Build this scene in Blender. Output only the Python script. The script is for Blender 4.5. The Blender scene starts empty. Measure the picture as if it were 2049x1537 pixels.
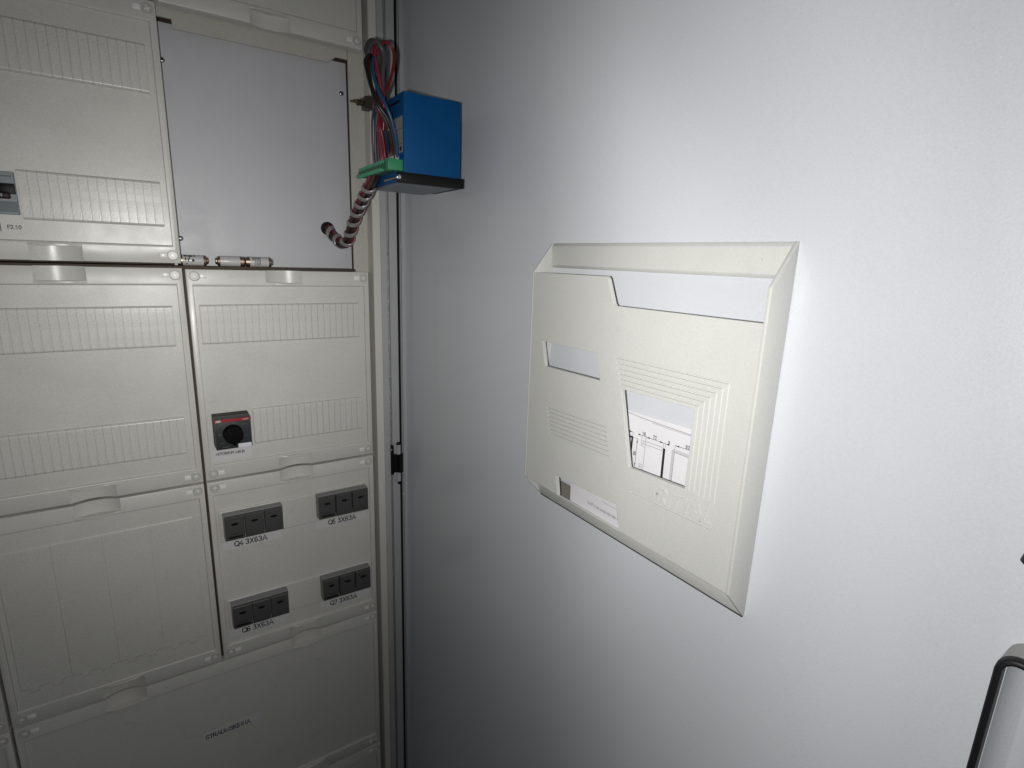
import bpy, bmesh, math, random
from mathutils import Vector, Matrix
random.seed(4)
S = bpy.context.scene
COL = S.collection
K = 0.001                                   # all figures below are millimetres

# ------------------------------------------------------------ camera
cam = bpy.data.cameras.new('camera')
co = bpy.data.objects.new('camera', cam)
COL.objects.link(co)
CP = Vector((-34.06, -846.89, 27.13))
RT = Vector((0.83652, -0.54688, 0.03413))
DN = Vector((-0.09577, -0.20725, -0.97359))
FW = Vector((0.53951, 0.81115, -0.22574))
co.matrix_world = Matrix(((RT.x, -DN.x, -FW.x, CP.x*K), (RT.y, -DN.y, -FW.y, CP.y*K),
                          (RT.z, -DN.z, -FW.z, CP.z*K), (0, 0, 0, 1)))
cam.sensor_width = 36
cam.lens = 1074.13/2049*36
cam.clip_start = 0.01
cam.clip_end = 100
S.camera = co

# ------------------------------------------------------------ world: the dim room
w = bpy.data.worlds.new('World')
S.world = w
w.use_nodes = True
w.node_tree.nodes['Background'].inputs[0].default_value = (0.85, 0.95, 1, 1)
w.node_tree.nodes['Background'].inputs[1].default_value = 0.022

# ------------------------------------------------------------ the flash beside the lens
ld = bpy.data.lights.new('flash', 'SPOT')
ld.energy = 43
ld.color = (1, 0.985, 0.96)
ld.shadow_soft_size = 0.004
ld.spot_size = math.radians(170)
ld.spot_blend = 0.3
ld.use_nodes = True
_nt = ld.node_tree
_em = _nt.nodes['Emission']
def _math(op, *v):
    n = _nt.nodes.new('ShaderNodeMath'); n.operation = op
    for i, q in enumerate(v):
        if isinstance(q, (int, float)): n.inputs[i].default_value = q
        else: _nt.links.new(q, n.inputs[i])
    return n.outputs[0]
# measured beam shape of the flash: an oval hot spot with a long, even skirt
_tc = _nt.nodes.new('ShaderNodeTexCoord')
_sx = _nt.nodes.new('ShaderNodeSeparateXYZ')
_nt.links.new(_tc.outputs['Normal'], _sx.inputs[0])
_rx = _math('DIVIDE', _math('MULTIPLY', _sx.outputs[0], -1.0), _sx.outputs[2])
_ry = _math('DIVIDE', _sx.outputs[1], _sx.outputs[2])
_dx = _math('DIVIDE', _math('ADD', _rx, 0.40), 1.55)
_mr = _nt.nodes.new('ShaderNodeMapRange')          # the beam opens up towards the right
_mr.interpolation_type = 'SMOOTHSTEP'
_nt.links.new(_rx, _mr.inputs[0])
_mr.inputs[1].default_value = -0.12
_mr.inputs[2].default_value = 0.12
_mr.inputs[3].default_value = 1.0
_mr.inputs[4].default_value = 0.72
_dy = _math('MULTIPLY', _math('ADD', _ry, 0.11), _mr.outputs[0])
_rho = _math('SQRT', _math('ADD', _math('MULTIPLY', _dx, _dx), _math('MULTIPLY', _dy, _dy)))
_cr = _nt.nodes.new('ShaderNodeValToRGB')
_cr.color_ramp.interpolation = 'B_SPLINE'
BEAM = ((0, 0.70), (0.20, 0.55), (0.35, 0.44), (0.50, 0.335), (0.62, 0.22), (0.75, 0.19), (0.95, 0.17), (1.3, 0.13))
for i, (p, v) in enumerate(BEAM):
    e = _cr.color_ramp.elements[i] if i < 2 else _cr.color_ramp.elements.new(1.0)
    e.position = p/1.3
    e.color = (v, v, v, 1)
_nt.links.new(_math('DIVIDE', _rho, 1.3), _cr.inputs[0])
_side = _nt.nodes.new('ShaderNodeValToRGB')
_side.color_ramp.interpolation = 'CARDINAL'
for i, (p, v) in enumerate(((-0.95, 0.62), (-0.45, 0.62), (-0.14, 0.445), (0.00, 0.49), (0.12, 0.575), (0.27, 0.87), (0.62, 1.0), (0.97, 0.86))):
    e = _side.color_ramp.elements[i] if i < 2 else _side.color_ramp.elements.new(1.0)
    e.position = (p+1)/2
    e.color = (v, v, v, 1)
_nt.links.new(_math('DIVIDE', _math('ADD', _rx, 1.0), 2.0), _side.inputs[0])
_nt.links.new(_math('MULTIPLY', _cr.outputs[0], _side.outputs[0]), _em.inputs['Strength'])
lo = bpy.data.objects.new('flash', ld)
COL.objects.link(lo)
LP = CP - RT*25 + DN*6
lo.matrix_world = Matrix.Translation(LP*K) @ co.matrix_world.to_3x3().to_4x4()

S.view_settings.view_transform = 'Standard'
S.view_settings.look = 'None'
S.view_settings.exposure = 0
S.view_settings.gamma = 1

# ------------------------------------------------------------ materials
def mat(name, col, rough=0.45, metal=0, bump=None, var=0.0, vscale=40, spec=0.5, trans=0, coat=0, grain=0, glint=False):
    m = bpy.data.materials.new(name)
    m.use_nodes = True
    nt = m.node_tree
    b = nt.nodes['Principled BSDF']
    b.inputs['Base Color'].default_value = (*col, 1)
    b.inputs['Roughness'].default_value = rough
    b.inputs['Metallic'].default_value = metal
    b.inputs['Specular IOR Level'].default_value = spec
    b.inputs['Transmission Weight'].default_value = trans
    b.inputs['Coat Weight'].default_value = coat
    g = nt.nodes.new('ShaderNodeTexCoord')
    if var:
        n = nt.nodes.new('ShaderNodeTexNoise')
        n.inputs['Scale'].default_value = vscale
        n.inputs['Detail'].default_value = 5
        nt.links.new(g.outputs['Object'], n.inputs['Vector'])
        r = nt.nodes.new('ShaderNodeMapRange')
        r.inputs[1].default_value = 0.3
        r.inputs[2].default_value = 0.7
        r.inputs[3].default_value = 1-var
        r.inputs[4].default_value = 1+var
        nt.links.new(n.outputs['Fac'], r.inputs[0])
        mx = nt.nodes.new('ShaderNodeVectorMath')
        mx.operation = 'SCALE'
        mx.inputs[0].default_value = col
        nt.links.new(r.outputs[0], mx.inputs['Scale'])
        nt.links.new(mx.outputs[0], b.inputs['Base Color'])
        r2 = nt.nodes.new('ShaderNodeMapRange')
        r2.inputs[1].default_value = 0.3
        r2.inputs[2].default_value = 0.7
        r2.inputs[3].default_value = max(0.05, rough-0.08)
        r2.inputs[4].default_value = rough+0.08
        nt.links.new(n.outputs['Fac'], r2.inputs[0])
        nt.links.new(r2.outputs[0], b.inputs['Roughness'])
    if grain:                               # fine mottle of moulded plastic and powder paint
        src = b.inputs['Base Color'].links[0].from_socket if b.inputs['Base Color'].is_linked else None
        wn = nt.nodes.new('ShaderNodeTexNoise')
        wn.inputs['Scale'].default_value = 780
        wn.inputs['Detail'].default_value = 2
        nt.links.new(g.outputs['Object'], wn.inputs['Vector'])
        gr = nt.nodes.new('ShaderNodeMapRange')
        gr.inputs[1].default_value = 0.25
        gr.inputs[2].default_value = 0.75
        gr.inputs[3].default_value = 1-grain
        gr.inputs[4].default_value = 1+grain
        nt.links.new(wn.outputs['Fac'], gr.inputs[0])
        gm = nt.nodes.new('ShaderNodeVectorMath')
        gm.operation = 'SCALE'
        gm.inputs[0].default_value = col
        if src: nt.links.new(src, gm.inputs[0])
        nt.links.new(gr.outputs[0], gm.inputs['Scale'])
        nt.links.new(gm.outputs[0], b.inputs['Base Color'])
    prev = None
    for sc, st, dist in (bump or []):
        n = nt.nodes.new('ShaderNodeTexNoise')
        n.inputs['Scale'].default_value = sc
        n.inputs['Detail'].default_value = 3
        nt.links.new(g.outputs['Object'], n.inputs['Vector'])
        bp = nt.nodes.new('ShaderNodeBump')
        bp.inputs['Strength'].default_value = st
        bp.inputs['Distance'].default_value = dist
        nt.links.new(n.outputs['Fac'], bp.inputs['Height'])
        if prev: nt.links.new(prev.outputs[0], bp.inputs['Normal'])
        nt.links.new(bp.outputs[0], b.inputs['Normal'])
        prev = bp
    if glint:                               # pinholes and beads of the powder coat: tiny facets that sparkle near the mirror direction
        n = nt.nodes.new('ShaderNodeTexNoise')
        n.inputs['Scale'].default_value = 300
        n.inputs['Detail'].default_value = 1
        nt.links.new(g.outputs['Object'], n.inputs['Vector'])
        r = nt.nodes.new('ShaderNodeMapRange')
        r.inputs[1].default_value = 0.70
        r.inputs[2].default_value = 0.82
        nt.links.new(n.outputs['Fac'], r.inputs[0])
        bp = nt.nodes.new('ShaderNodeBump')
        bp.inputs['Strength'].default_value = 1.0
        bp.inputs['Distance'].default_value = 0.0009
        nt.links.new(r.outputs[0], bp.inputs['Height'])
        b.inputs['Coat Weight'].default_value = 0.30
        b.inputs['Coat Roughness'].default_value = 0.10
        nt.links.new(bp.outputs[0], b.inputs['Coat Normal'])
    return m

M_cover = mat('cover_plastic', (0.60, 0.592, 0.557), 0.33, bump=[(900, 0.20, 0.0004), (14, 0.25, 0.0015)], var=0.02, vscale=18, grain=0.10)
M_slat = mat('slat_plastic', (0.61, 0.602, 0.568), 0.28, bump=[(900, 0.2, 0.0004), (60, 0.3, 0.0008)], var=0.02, grain=0.10)
M_screw = mat('screw_plastic', (0.50, 0.49, 0.45), 0.33)
M_tab = mat('tab_plastic', (0.82, 0.81, 0.79), 0.3)
M_cross = mat('screw_cross', (0.80, 0.79, 0.77), 0.25)
M_back = mat('dark_interior', (0.055, 0.036, 0.022), 0.7)  # brown of light scattered in the cover edges is put into this colour
M_frame = mat('frame_plastic', (0.47, 0.462, 0.42), 0.5, bump=[(900, 0.25, 0.0004)], var=0.02, grain=0.10)
M_trim = mat('trim_plastic', (0.62, 0.605, 0.56), 0.5, bump=[(900, 0.25, 0.0004)])
M_post = mat('grey_painted_steel', (0.40, 0.405, 0.415), 0.4, bump=[(1200, 0.35, 0.0004)], var=0.03)
M_post2 = mat('grey_steel_groove', (0.33, 0.335, 0.34), 0.35)
M_glint = mat('sparkle_steel', (0.5, 0.5, 0.51), 0.28, 1, bump=[(330, 1.0, 0.002)])  # shiny metal for the shapes that stand in for sparkle
M_flange = mat('door_flange_paint', (0.42, 0.43, 0.445), 0.4, bump=[(900, 0.3, 0.0004)])
M_gap = mat('gap_shade_black', (0.006, 0.006, 0.006), 0.8)  # shade of the open hinge gap put into a colour
M_plate = mat('white_painted_plate', (0.525, 0.525, 0.553), 0.45, bump=[(1100, 0.3, 0.0004)], var=0.015, grain=0.09)
M_door = mat('door_paint', (0.60, 0.62, 0.657), 0.38, bump=[(560, 0.09, 0.0007), (1500, 0.16, 0.0004)], glint=True, var=0.012, vscale=9, grain=0.04)
M_pocket = mat('pocket_plastic', (0.555, 0.558, 0.536), 0.40, bump=[(1300, 0.12, 0.0003), (230, 0.22, 0.0006)], var=0.012, grain=0.05)
M_edgeshade = mat('edge_shade_dark', (0.05, 0.05, 0.052), 0.8)  # near-black for the added shade line below the pocket
M_paper = mat('paper', (0.72, 0.71, 0.735), 0.75, bump=[(40, 0.3, 0.002)])
M_ink = mat('black_ink', (0.012, 0.012, 0.014), 0.7)
M_inkg = mat('grey_ink', (0.16, 0.16, 0.17), 0.7)
M_card = mat('grey_card', (0.20, 0.19, 0.165), 0.7, var=0.05)
M_tape = mat('white_label_tape', (0.645, 0.64, 0.64), 0.36)
M_block = mat('dark_grey_plastic', (0.062, 0.064, 0.062), 0.42, bump=[(900, 0.3, 0.0004)], var=0.06)
M_blockt = mat('dark_grey_housing', (0.24, 0.24, 0.24), 0.5, var=0.05)
M_sw = mat('switch_plate', (0.028, 0.030, 0.031), 0.4, bump=[(900, 0.3, 0.0004)])
M_black = mat('black_plastic', (0.003, 0.003, 0.003), 0.5, spec=0.25)
M_knob = mat('matt_black_knob', (0.0025, 0.0025, 0.0025), 0.7, spec=0.12)
M_red = mat('red_print', (0.36, 0.006, 0.012), 0.5)
M_blue = mat('blue_housing', (0.0, 0.068, 0.21), 0.5, spec=0.18, bump=[(1300, 0.3, 0.0003)], var=0.03)
M_blued = mat('grey_blue_front', (0.13, 0.16, 0.19), 0.35)
M_green = mat('green_connector', (0.012, 0.115, 0.052), 0.45)
M_greenl = mat('green_plug', (0.025, 0.23, 0.105), 0.45)
M_tooth = mat('pale_green_tooth', (0.05, 0.31, 0.17), 0.4)
M_ferr = mat('ferrule_sleeve', (0.46, 0.42, 0.43), 0.35)
M_wblk = mat('black_wire', (0.012, 0.010, 0.010), 0.38)
M_wbrn = mat('brown_wire', (0.050, 0.014, 0.010), 0.38)
M_wblu = mat('blue_wire', (0.010, 0.062, 0.15), 0.38)
M_wred = mat('red_wire', (0.17, 0.006, 0.012), 0.38)
M_wmag = mat('crimson_wire', (0.17, 0.008, 0.030), 0.35)
M_wgry = mat('grey_wire', (0.062, 0.055, 0.056), 0.4)
M_wpur = mat('violet_wire', (0.075, 0.065, 0.085), 0.4)
M_wrap = mat('translucent_wrap', (0.30, 0.285, 0.29), 0.3, trans=0.2)
M_steel = mat('steel', (0.55, 0.55, 0.56), 0.25, 1)
M_brass = mat('brass', (0.36, 0.28, 0.14), 0.3, 1)
M_nut = mat('dark_metal', (0.05, 0.045, 0.03), 0.4, 0.6)
M_cer = mat('ceramic', (0.52, 0.51, 0.50), 0.3, var=0.06, vscale=120)
M_cap = mat('copper_cap', (0.42, 0.32, 0.255), 0.42, 1, var=0.12, vscale=200)
M_cbg = mat('breaker_grey', (0.20, 0.235, 0.25), 0.35)
M_cbl = mat('breaker_dark', (0.10, 0.125, 0.14), 0.35)
M_rim = mat('grey_rim', (0.33, 0.335, 0.31), 0.45, var=0.12, vscale=60)
M_rubber = mat('black_rubber', (0.004, 0.004, 0.006), 0.5)
M_tray = mat('tray_paint', (0.50, 0.52, 0.56), 0.4, bump=[(900, 0.35, 0.0005)])
M_stick = mat('pale_sticker', (0.30, 0.31, 0.33), 0.45)

# ------------------------------------------------------------ helpers
def finish(bm, name, m, parent=None, origin=None, smooth=40):
    """link a bmesh (in world millimetres) as one object, origin in world millimetres"""
    org = Vector(origin) if origin is not None else (Vector(parent['o']) if parent else Vector((0, 0, 0)))
    me = bpy.data.meshes.new(name)
    bmesh.ops.recalc_face_normals(bm, faces=bm.faces)
    bm.transform(Matrix.Translation(-org))
    bm.transform(Matrix.Scale(K, 4))
    for f in bm.faces: f.smooth = True
    bm.to_mesh(me)
    bm.free()
    me.set_sharp_from_angle(angle=math.radians(smooth))
    for mm in (m if isinstance(m, (list, tuple)) else [m]): me.materials.append(mm)
    return link(name, me, parent, org)

def link(name, me, parent=None, org=(0, 0, 0)):
    o = bpy.data.objects.new(name, me)
    COL.objects.link(o)
    org = Vector(org)
    o['o'] = tuple(org)
    if parent:
        o.parent = parent
        o.location = (org-Vector(parent['o']))*K
    else:
        o.location = org*K
    return o

def thing(name, org, label, cat, group=None):
    o = link(name, None, None, org)
    return tag(o, label, cat, group)

def tag(o, label, cat=None, group=None):
    o['label'] = label
    if cat: o['category'] = cat
    if group: o['group'] = group
    return o

def box(bm, x0, x1, y0, y1, z0, z1, bev=0, seg=2, mi=0):
    vs = [bm.verts.new((x, y, z)) for x in (x0, x1) for y in (y0, y1) for z in (z0, z1)]
    fs = [bm.faces.new([vs[i] for i in f]) for f in ((0, 1, 3, 2), (4, 6, 7, 5), (0, 4, 5, 1), (2, 3, 7, 6), (0, 2, 6, 4), (1, 5, 7, 3))]
    for f in fs: f.material_index = mi
    if bev:
        es = set(e for f in fs for e in f.edges)
        bmesh.ops.bevel(bm, geom=list(es), offset=bev, segments=seg, profile=0.5, affect='EDGES', material=mi)
    return vs

def loft(bm, loops, cap0=True, cap1=True, mi=0):
    rings = [[bm.verts.new(p) for p in l] for l in loops]
    n = len(rings[0])
    for a, b in zip(rings, rings[1:]):
        for i in range(n):
            bm.faces.new((a[i], a[(i+1) % n], b[(i+1) % n], b[i])).material_index = mi
    if cap0: bm.faces.new(rings[0][::-1]).material_index = mi
    if cap1: bm.faces.new(rings[-1]).material_index = mi

def rect(x0, x1, z0, z1, y, ix=0, iz=None):
    iz = ix if iz is None else iz
    return [(x0+ix, y, z0+iz), (x1-ix, y, z0+iz), (x1-ix, y, z1-iz), (x0+ix, y, z1-iz)]

def cyl(bm, c, ax, r, h, n=20, r2=None, mi=0, bev=0):
    ax = Vector(ax).normalized()
    u = ax.orthogonal().normalized()
    v = ax.cross(u)
    r2 = r if r2 is None else r2
    c = Vector(c)
    def ring(rr, t): return [c+ax*t+(u*math.cos(2*math.pi*i/n)+v*math.sin(2*math.pi*i/n))*rr for i in range(n)]
    ls = [ring(r, 0)]
    if bev: ls += [ring(r2, h-bev), ring(r2-bev*0.3, h-bev*0.3), ring(r2-bev, h)]
    else: ls += [ring(r2, h)]
    loft(bm, ls, mi=mi)

def spline(pts, n=8):
    P = [Vector(p) for p in pts]
    out = []
    for i in range(len(P)-1):
        a = P[max(i-1, 0)]; b = P[i]; c = P[i+1]; d = P[min(i+2, len(P)-1)]
        for k in range(n):
            t = k/n
            out.append(0.5*((2*b)+(c-a)*t+(2*a-5*b+4*c-d)*t*t+(3*b-a-3*c+d)*t**3))
    out.append(P[-1])
    return out

def frames(path):
    fr = []
    u = None
    for i, p in enumerate(path):
        t = (path[min(i+1, len(path)-1)]-path[max(i-1, 0)]).normalized()
        u = t.orthogonal().normalized() if u is None else (u-t*u.dot(t)).normalized()
        fr.append((p, t, u, t.cross(u)))
    return fr

def tube(bm, path, r, n=10, mi=0):
    loops = [[p+(u*math.cos(2*math.pi*i/n)+v*math.sin(2*math.pi*i/n))*r for i in range(n)] for p, t, u, v in frames(path)]
    loft(bm, loops, mi=mi)

def curve_mesh(polys, ext, bev, plane):
    """fill a set of 2D polygons (outline + holes), give it thickness; plane maps (a,b,depth) to world mm"""
    cu = bpy.data.curves.new('c', 'CURVE')
    cu.dimensions = '2D'
    cu.fill_mode = 'BOTH'
    cu.extrude = ext
    cu.bevel_depth = bev
    cu.bevel_resolution = 1
    cu.offset = -bev
    for p in polys:
        s = cu.splines.new('POLY')
        s.points.add(len(p)-1)
        for q, (a, b) in zip(s.points, p): q.co = (a, b, 0, 1)
        s.use_cyclic_u = True
    return from_curve(cu, plane)

def from_curve(cu, plane):
    o = bpy.data.objects.new('tmp', cu)
    COL.objects.link(o)
    dg = bpy.context.evaluated_depsgraph_get()
    me = bpy.data.meshes.new_from_object(o.evaluated_get(dg))
    bpy.data.objects.remove(o)
    bpy.data.curves.remove(cu)
    bm = bmesh.new()
    bm.from_mesh(me)
    bpy.data.meshes.remove(me)
    bmesh.ops.remove_doubles(bm, verts=bm.verts, dist=1e-5)
    for v in bm.verts: v.co = Vector(plane(*v.co))
    return bm

# a plain grotesque drawn as strokes: (advance, [polyline, ...]) on a cap height of 1
def _arc(cx, cy, rx, ry, a0, a1, n=10): return [(cx+rx*math.cos(math.radians(a0+(a1-a0)*i/n)), cy+ry*math.sin(math.radians(a0+(a1-a0)*i/n))) for i in range(n+1)]
_O = _arc(.40, .5, .36, .46, 90, 450, 24)
_B1 = [(.06, 0), (.06, .94), (.36, .94)]+_arc(.36, .72, .20, .22, 90, -90)+[(.06, .5)]
GLY = {
'A': (.72, [[(.0, 0), (.34, .96), (.68, 0)], [(.12, .32), (.56, .32)]]),
'B': (.70, [_B1, [(.36, .5)]+_arc(.38, .27, .22, .23, 90, -90)+[(.06, .04)]]),
'E': (.64, [[(.58, .04), (.06, .04), (.06, .94), (.56, .94)], [(.06, .5), (.52, .5)]]),
'F': (.60, [[(.06, 0), (.06, .94), (.54, .94)], [(.06, .5), (.48, .5)]]),
'I': (.26, [[(.10, 0), (.10, .98)]]),
'K': (.70, [[(.06, 0), (.06, .98)], [(.58, .98), (.06, .40)], [(.24, .58), (.62, 0)]]),
'L': (.58, [[(.06, .98), (.06, .04), (.52, .04)]]),
'M': (.84, [[(.06, 0), (.06, .96), (.38, .06), (.70, .96), (.70, 0)]]),
'N': (.74, [[(.06, 0), (.06, .96), (.58, .02), (.58, .98)]]),
'O': (.82, [_O]),
'Q': (.82, [_O, [(.46, .22), (.74, -.04)]]),
'R': (.72, [_B1, [(.36, .44), (.58, 0)]]),
'S': (.68, [_arc(.32, .72, .24, .23, 20, 250)+_arc(.32, .26, .26, .24, 80, -165)]),
'T': (.62, [[(.0, .94), (.60, .94)], [(.30, .94), (.30, 0)]]),
'U': (.74, [[(.06, .98), (.06, .30)]+_arc(.32, .29, .26, .27, 180, 360)+[(.58, .98)]]),
'X': (.75, [[(.02, 0), (.60, .98)], [(.02, .98), (.60, 0)]]),
'Æ': (1.02, [[(.0, 0), (.44, .94), (.94, .94)], [(.12, .30), (.50, .30)], [(.50, .94), (.50, .04), (.96, .04)], [(.50, .5), (.90, .5)]]),
'0': (.68, [_arc(.27, .5, .22, .46, 90, 450, 20)]),
'1': (.68, [[(.10, .74), (.30, .94), (.30, 0)]]),
'2': (.68, [_arc(.27, .70, .21, .25, 170, -40)+[(.06, .05), (.50, .05)]]),
'3': (.68, [_arc(.26, .73, .20, .22, 160, -90)+_arc(.26, .27, .22, .24, 90, -165)]),
'4': (.68, [[(.40, 0), (.40, .95), (.02, .28), (.54, .28)]]),
'5': (.68, [[(.46, .94), (.12, .94), (.07, .52)]+_arc(.26, .30, .22, .26, 140, -160)]),
'6': (.68, [_arc(.27, .30, .21, .26, 90, 450, 16), [(.062, .32), (.075, .60)]+_arc(.28, .66, .21, .29, 170, 30)]),
'7': (.68, [[(.04, .93), (.50, .93), (.20, 0)]]),
'8': (.68, [_arc(.27, .73, .19, .22, 90, 450, 16), _arc(.27, .26, .22, .23, 90, 450, 16)]),
'9': (.68, [_arc(.27, .67, .21, .27, 90, 450, 16), [(.478, .66), (.46, .36)]+_arc(.26, .30, .20, .27, 0, -150)]),
'.': (.28, [[(.08, .05), (.16, .05)]]),
' ': (.32, []),
}
def label(body, h, plane, depth=0.05, wt=0.16, step=0.01):
    """flat printed lettering of cap height h"""
    bm = bmesh.new()
    x = 0
    for ch in body:
        adv, strokes = GLY[ch]
        for k_, st in enumerate(strokes):
            w2 = wt/2
            dd = depth+step*(k_+1)*(1 if x % 0.3 > 0.1 else 1.5)
            L, R_ = [], []
            for i, (a, b) in enumerate(st):
                p0 = Vector(st[max(i-1, 0)]); p1 = Vector(st[i]); p2 = Vector(st[min(i+1, len(st)-1)])
                d1 = (p1-p0).normalized() if i else (p2-p1).normalized()
                d2 = (p2-p1).normalized() if i < len(st)-1 else d1
                t = d1+d2
                t = t.normalized() if t.length > 0.05 else d1
                n = Vector((-t.y, t.x))
                k = min(1.7, 1/max(0.35, n.dot(Vector((-d1.y, d1.x)))))
                q = p1-d1*(w2*0.9 if i == 0 else 0)+d2*(w2*0.9 if i == len(st)-1 and i else 0)
                L.append(bm.verts.new(plane((x+q.x+n.x*w2*k)*h, (q.y+n.y*w2*k)*h, dd)))
                R_.append(bm.verts.new(plane((x+q.x-n.x*w2*k)*h, (q.y-n.y*w2*k)*h, dd)))
            for i in range(len(L)-1): bm.faces.new((L[i], L[i+1], R_[i+1], R_[i]))
        x += adv
    return bm
def text(body, size, plane, depth=0.05, align='LEFT', shear=0, offset=0, bev=0):
    cu = bpy.data.curves.new('t', 'FONT')
    cu.body = body
    cu.size = size
    cu.extrude = depth
    cu.align_x = align
    cu.shear = shear
    cu.offset = offset
    cu.bevel_depth = bev
    return from_curve(cu, plane)

def onwall(x, z, y, ang=0, sx=1):            # text plane on the cabinet face
    c, s = math.cos(math.radians(ang)), math.sin(math.radians(ang))
    return lambda a, b, d: (x+a*sx*c-b*s, y-d, z+a*sx*s+b*c)

# door coordinates: s along the door from the hinge, n out of its face, z up
DA = math.radians(0.933)
DV = Vector((math.sin(DA), -math.cos(DA), 0))
DNV = Vector((-math.cos(DA), -math.sin(DA), 0))
DO = Vector((310, 0, 0))
def D(s, n, z): return DO+DV*s+DNV*n+Vector((0, 0, z))
def todoor(bm):
    for v in bm.verts: v.co = D(*v.co)      # bmesh built as (s, n, z)
    return bm

# ============================================================ the cabinet
cab = thing('electrical_cabinet', (0, 40, -900), 'grey steel electrical distribution cabinet carcass behind and around the plastic covers', 'cabinet')
def cpart(name, m, *boxes, bev=0.6):
    bm = bmesh.new()
    for b in boxes: box(bm, *b, bev=bev, seg=1)
    return finish(bm, name, m, cab)
cpart('back_wall', M_back, (-520, 300, 70, 74, -1300, 720), bev=0)
cpart('blank_panel', M_cover, (-498, -251.8, 4, 15, -302, 720), (-248.3, -1.6, 4, 15, 316, 720), bev=1.0)
cpart('support_rail', M_back, (-12, 12, 16, 30, -1000, 2), bev=0)
cpart('support_rail', M_back, (-262, -238, 16, 30, -1000, 700), bev=0)
cpart('support_rail', M_back, (-250, 249.5, 15.5, 30, -318, -290), bev=0)
cpart('support_rail', M_back, (-500, 249.5, 15.2, 30, -620, -592), bev=0)
cpart('support_rail', M_back, (-500, 249.5, 15.2, 30, -915, -888), bev=0)
cpart('bottom_ledge', M_back, (-250, 233, 10.5, 69, 0.3, 3.9), bev=0.4)
# recess frame: right stile and top rail with the two cut-out corners
cpart('side_stile', M_frame, (233.6, 257.6, 20, 22, -1300, 720))
bm = bmesh.new()
prof = [(-10, 331), (-10, 304), (15, 304), (15.5, 293.5), (205, 294.5), (217, 303.5), (233, 303.5), (233, 331)]
loft(bm, [[(x, 20, z) for x, z in prof], [(x, 23, z) for x, z in prof]])
finish(bm, 'top_rail', M_frame, cab)
cpart('trim_strip', M_trim, (257.4, 270.3, -3, 30, -1300, 720), bev=1.2)
cpart('door_post', M_post, (270.4, 281.2, -1, 40, -1300, 720), (284.2, 297.6, -2, 40, -1300, 720), bev=0.8)
cpart('post_groove', M_post2, (281, 284.4, 2.5, 40, -1300, 720), bev=0)
bm = bmesh.new()
tube(bm, [Vector((281.9, -0.5, z)) for z in range(-1300, 721, 20)], 0.4, 8)
finish(bm, 'groove_sparkle', M_glint, cab)  # thin shiny tube added for the sparkle line along the groove
cpart('hinge_gap_shade', M_gap, (297.7, 400, 34, 40, -1300, 720), bev=0)  # black sheet added behind the open gap as its shade

# ---------------------------------------------------------- screw, tab, grip, slat masters
def screw_bm():
    bm = bmesh.new()
    n = 28
    ring = lambda r, y: [(r*math.cos(2*math.pi*i/n), y, r*math.sin(2*math.pi*i/n)) for i in range(n)]
    loft(bm, [ring(6.6, 0.6), ring(6.6, -0.35), ring(6.1, -0.7), ring(5.4, -0.7), ring(5.1, -0.25), ring(0.3, -0.25)], cap0=False)
    return bm
def mesh_of(bm, m, name, smooth=40):
    me = bpy.data.meshes.new(name)
    bmesh.ops.recalc_face_normals(bm, faces=bm.faces)
    bm.transform(Matrix.Scale(K, 4))
    for f in bm.faces: f.smooth = True
    bm.to_mesh(me)
    bm.free()
    me.set_sharp_from_angle(angle=math.radians(smooth))
    me.materials.append(m)
    return me
ME_screw = mesh_of(screw_bm(), M_screw, 'screw_head')
bm = bmesh.new()
box(bm, -3.2, 3.2, -0.9, 0, -0.75, 0.75, 0.3, 1); box(bm, -0.75, 0.75, -0.85, 0, -3.2, 3.2, 0.3, 1)
ME_cross = mesh_of(bm, M_cross, 'screw_slot')
bm = bmesh.new(); box(bm, -4.2, 4.2, -0.45, 1, -3, 3, 0.4, 2)
ME_tab = mesh_of(bm, M_tab, 'latch_tab')

G_H, G_C, G_D, G_L = 18.0, 25.0, 9.0, 4.6       # finger scoop: height, half chord, depth, lip
def arc_y(x, sag):
    R = (G_C*G_C+sag*sag)/(2*sag)
    return math.sqrt(R*R-x*x)-(R-sag)
def scoop_bm(gx, zc):
    bm = bmesh.new()
    n = 30
    pts = [(gx-G_C, -30)]+[(gx-G_C+2*G_C*i/n, arc_y(-G_C+2*G_C*i/n, G_D)) for i in range(n+1)]+[(gx+G_C, -30)]
    loft(bm, [[(x, y, zc-G_H) for x, y in pts], [(x, y, zc+G_H) for x, y in pts]])
    bmesh.ops.recalc_face_normals(bm, faces=bm.faces)
    bm.transform(Matrix.Scale(K, 4))
    return bm
def lip_bm(up):
    """the bulging lip that closes the scoop on its inner side"""
    bm = bmesh.new()
    n = 26
    xs = [-G_C+2*G_C*i/n for i in range(n+1)]
    def ring(k, z, e): return [(x*k, -arc_y(x, G_L)*e, z) for x in xs]+[(G_C*k, 3.4, z), (-G_C*k, 3.4, z)]
    z0, z1 = (G_H-0.6)*up, (G_H+2.6)*up
    loft(bm, [ring(1.01, z0, 0.80), ring(1.012, z0+0.5*up, 1.0), ring(1.012, z1-0.8*up, 1.0), ring(1.01, z1, 0.8)])
    return bm
ME_grip_lo = mesh_of(lip_bm(1), M_cover, 'grip', 40)
ME_grip_hi = mesh_of(lip_bm(-1), M_cover, 'grip', 40)
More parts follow.
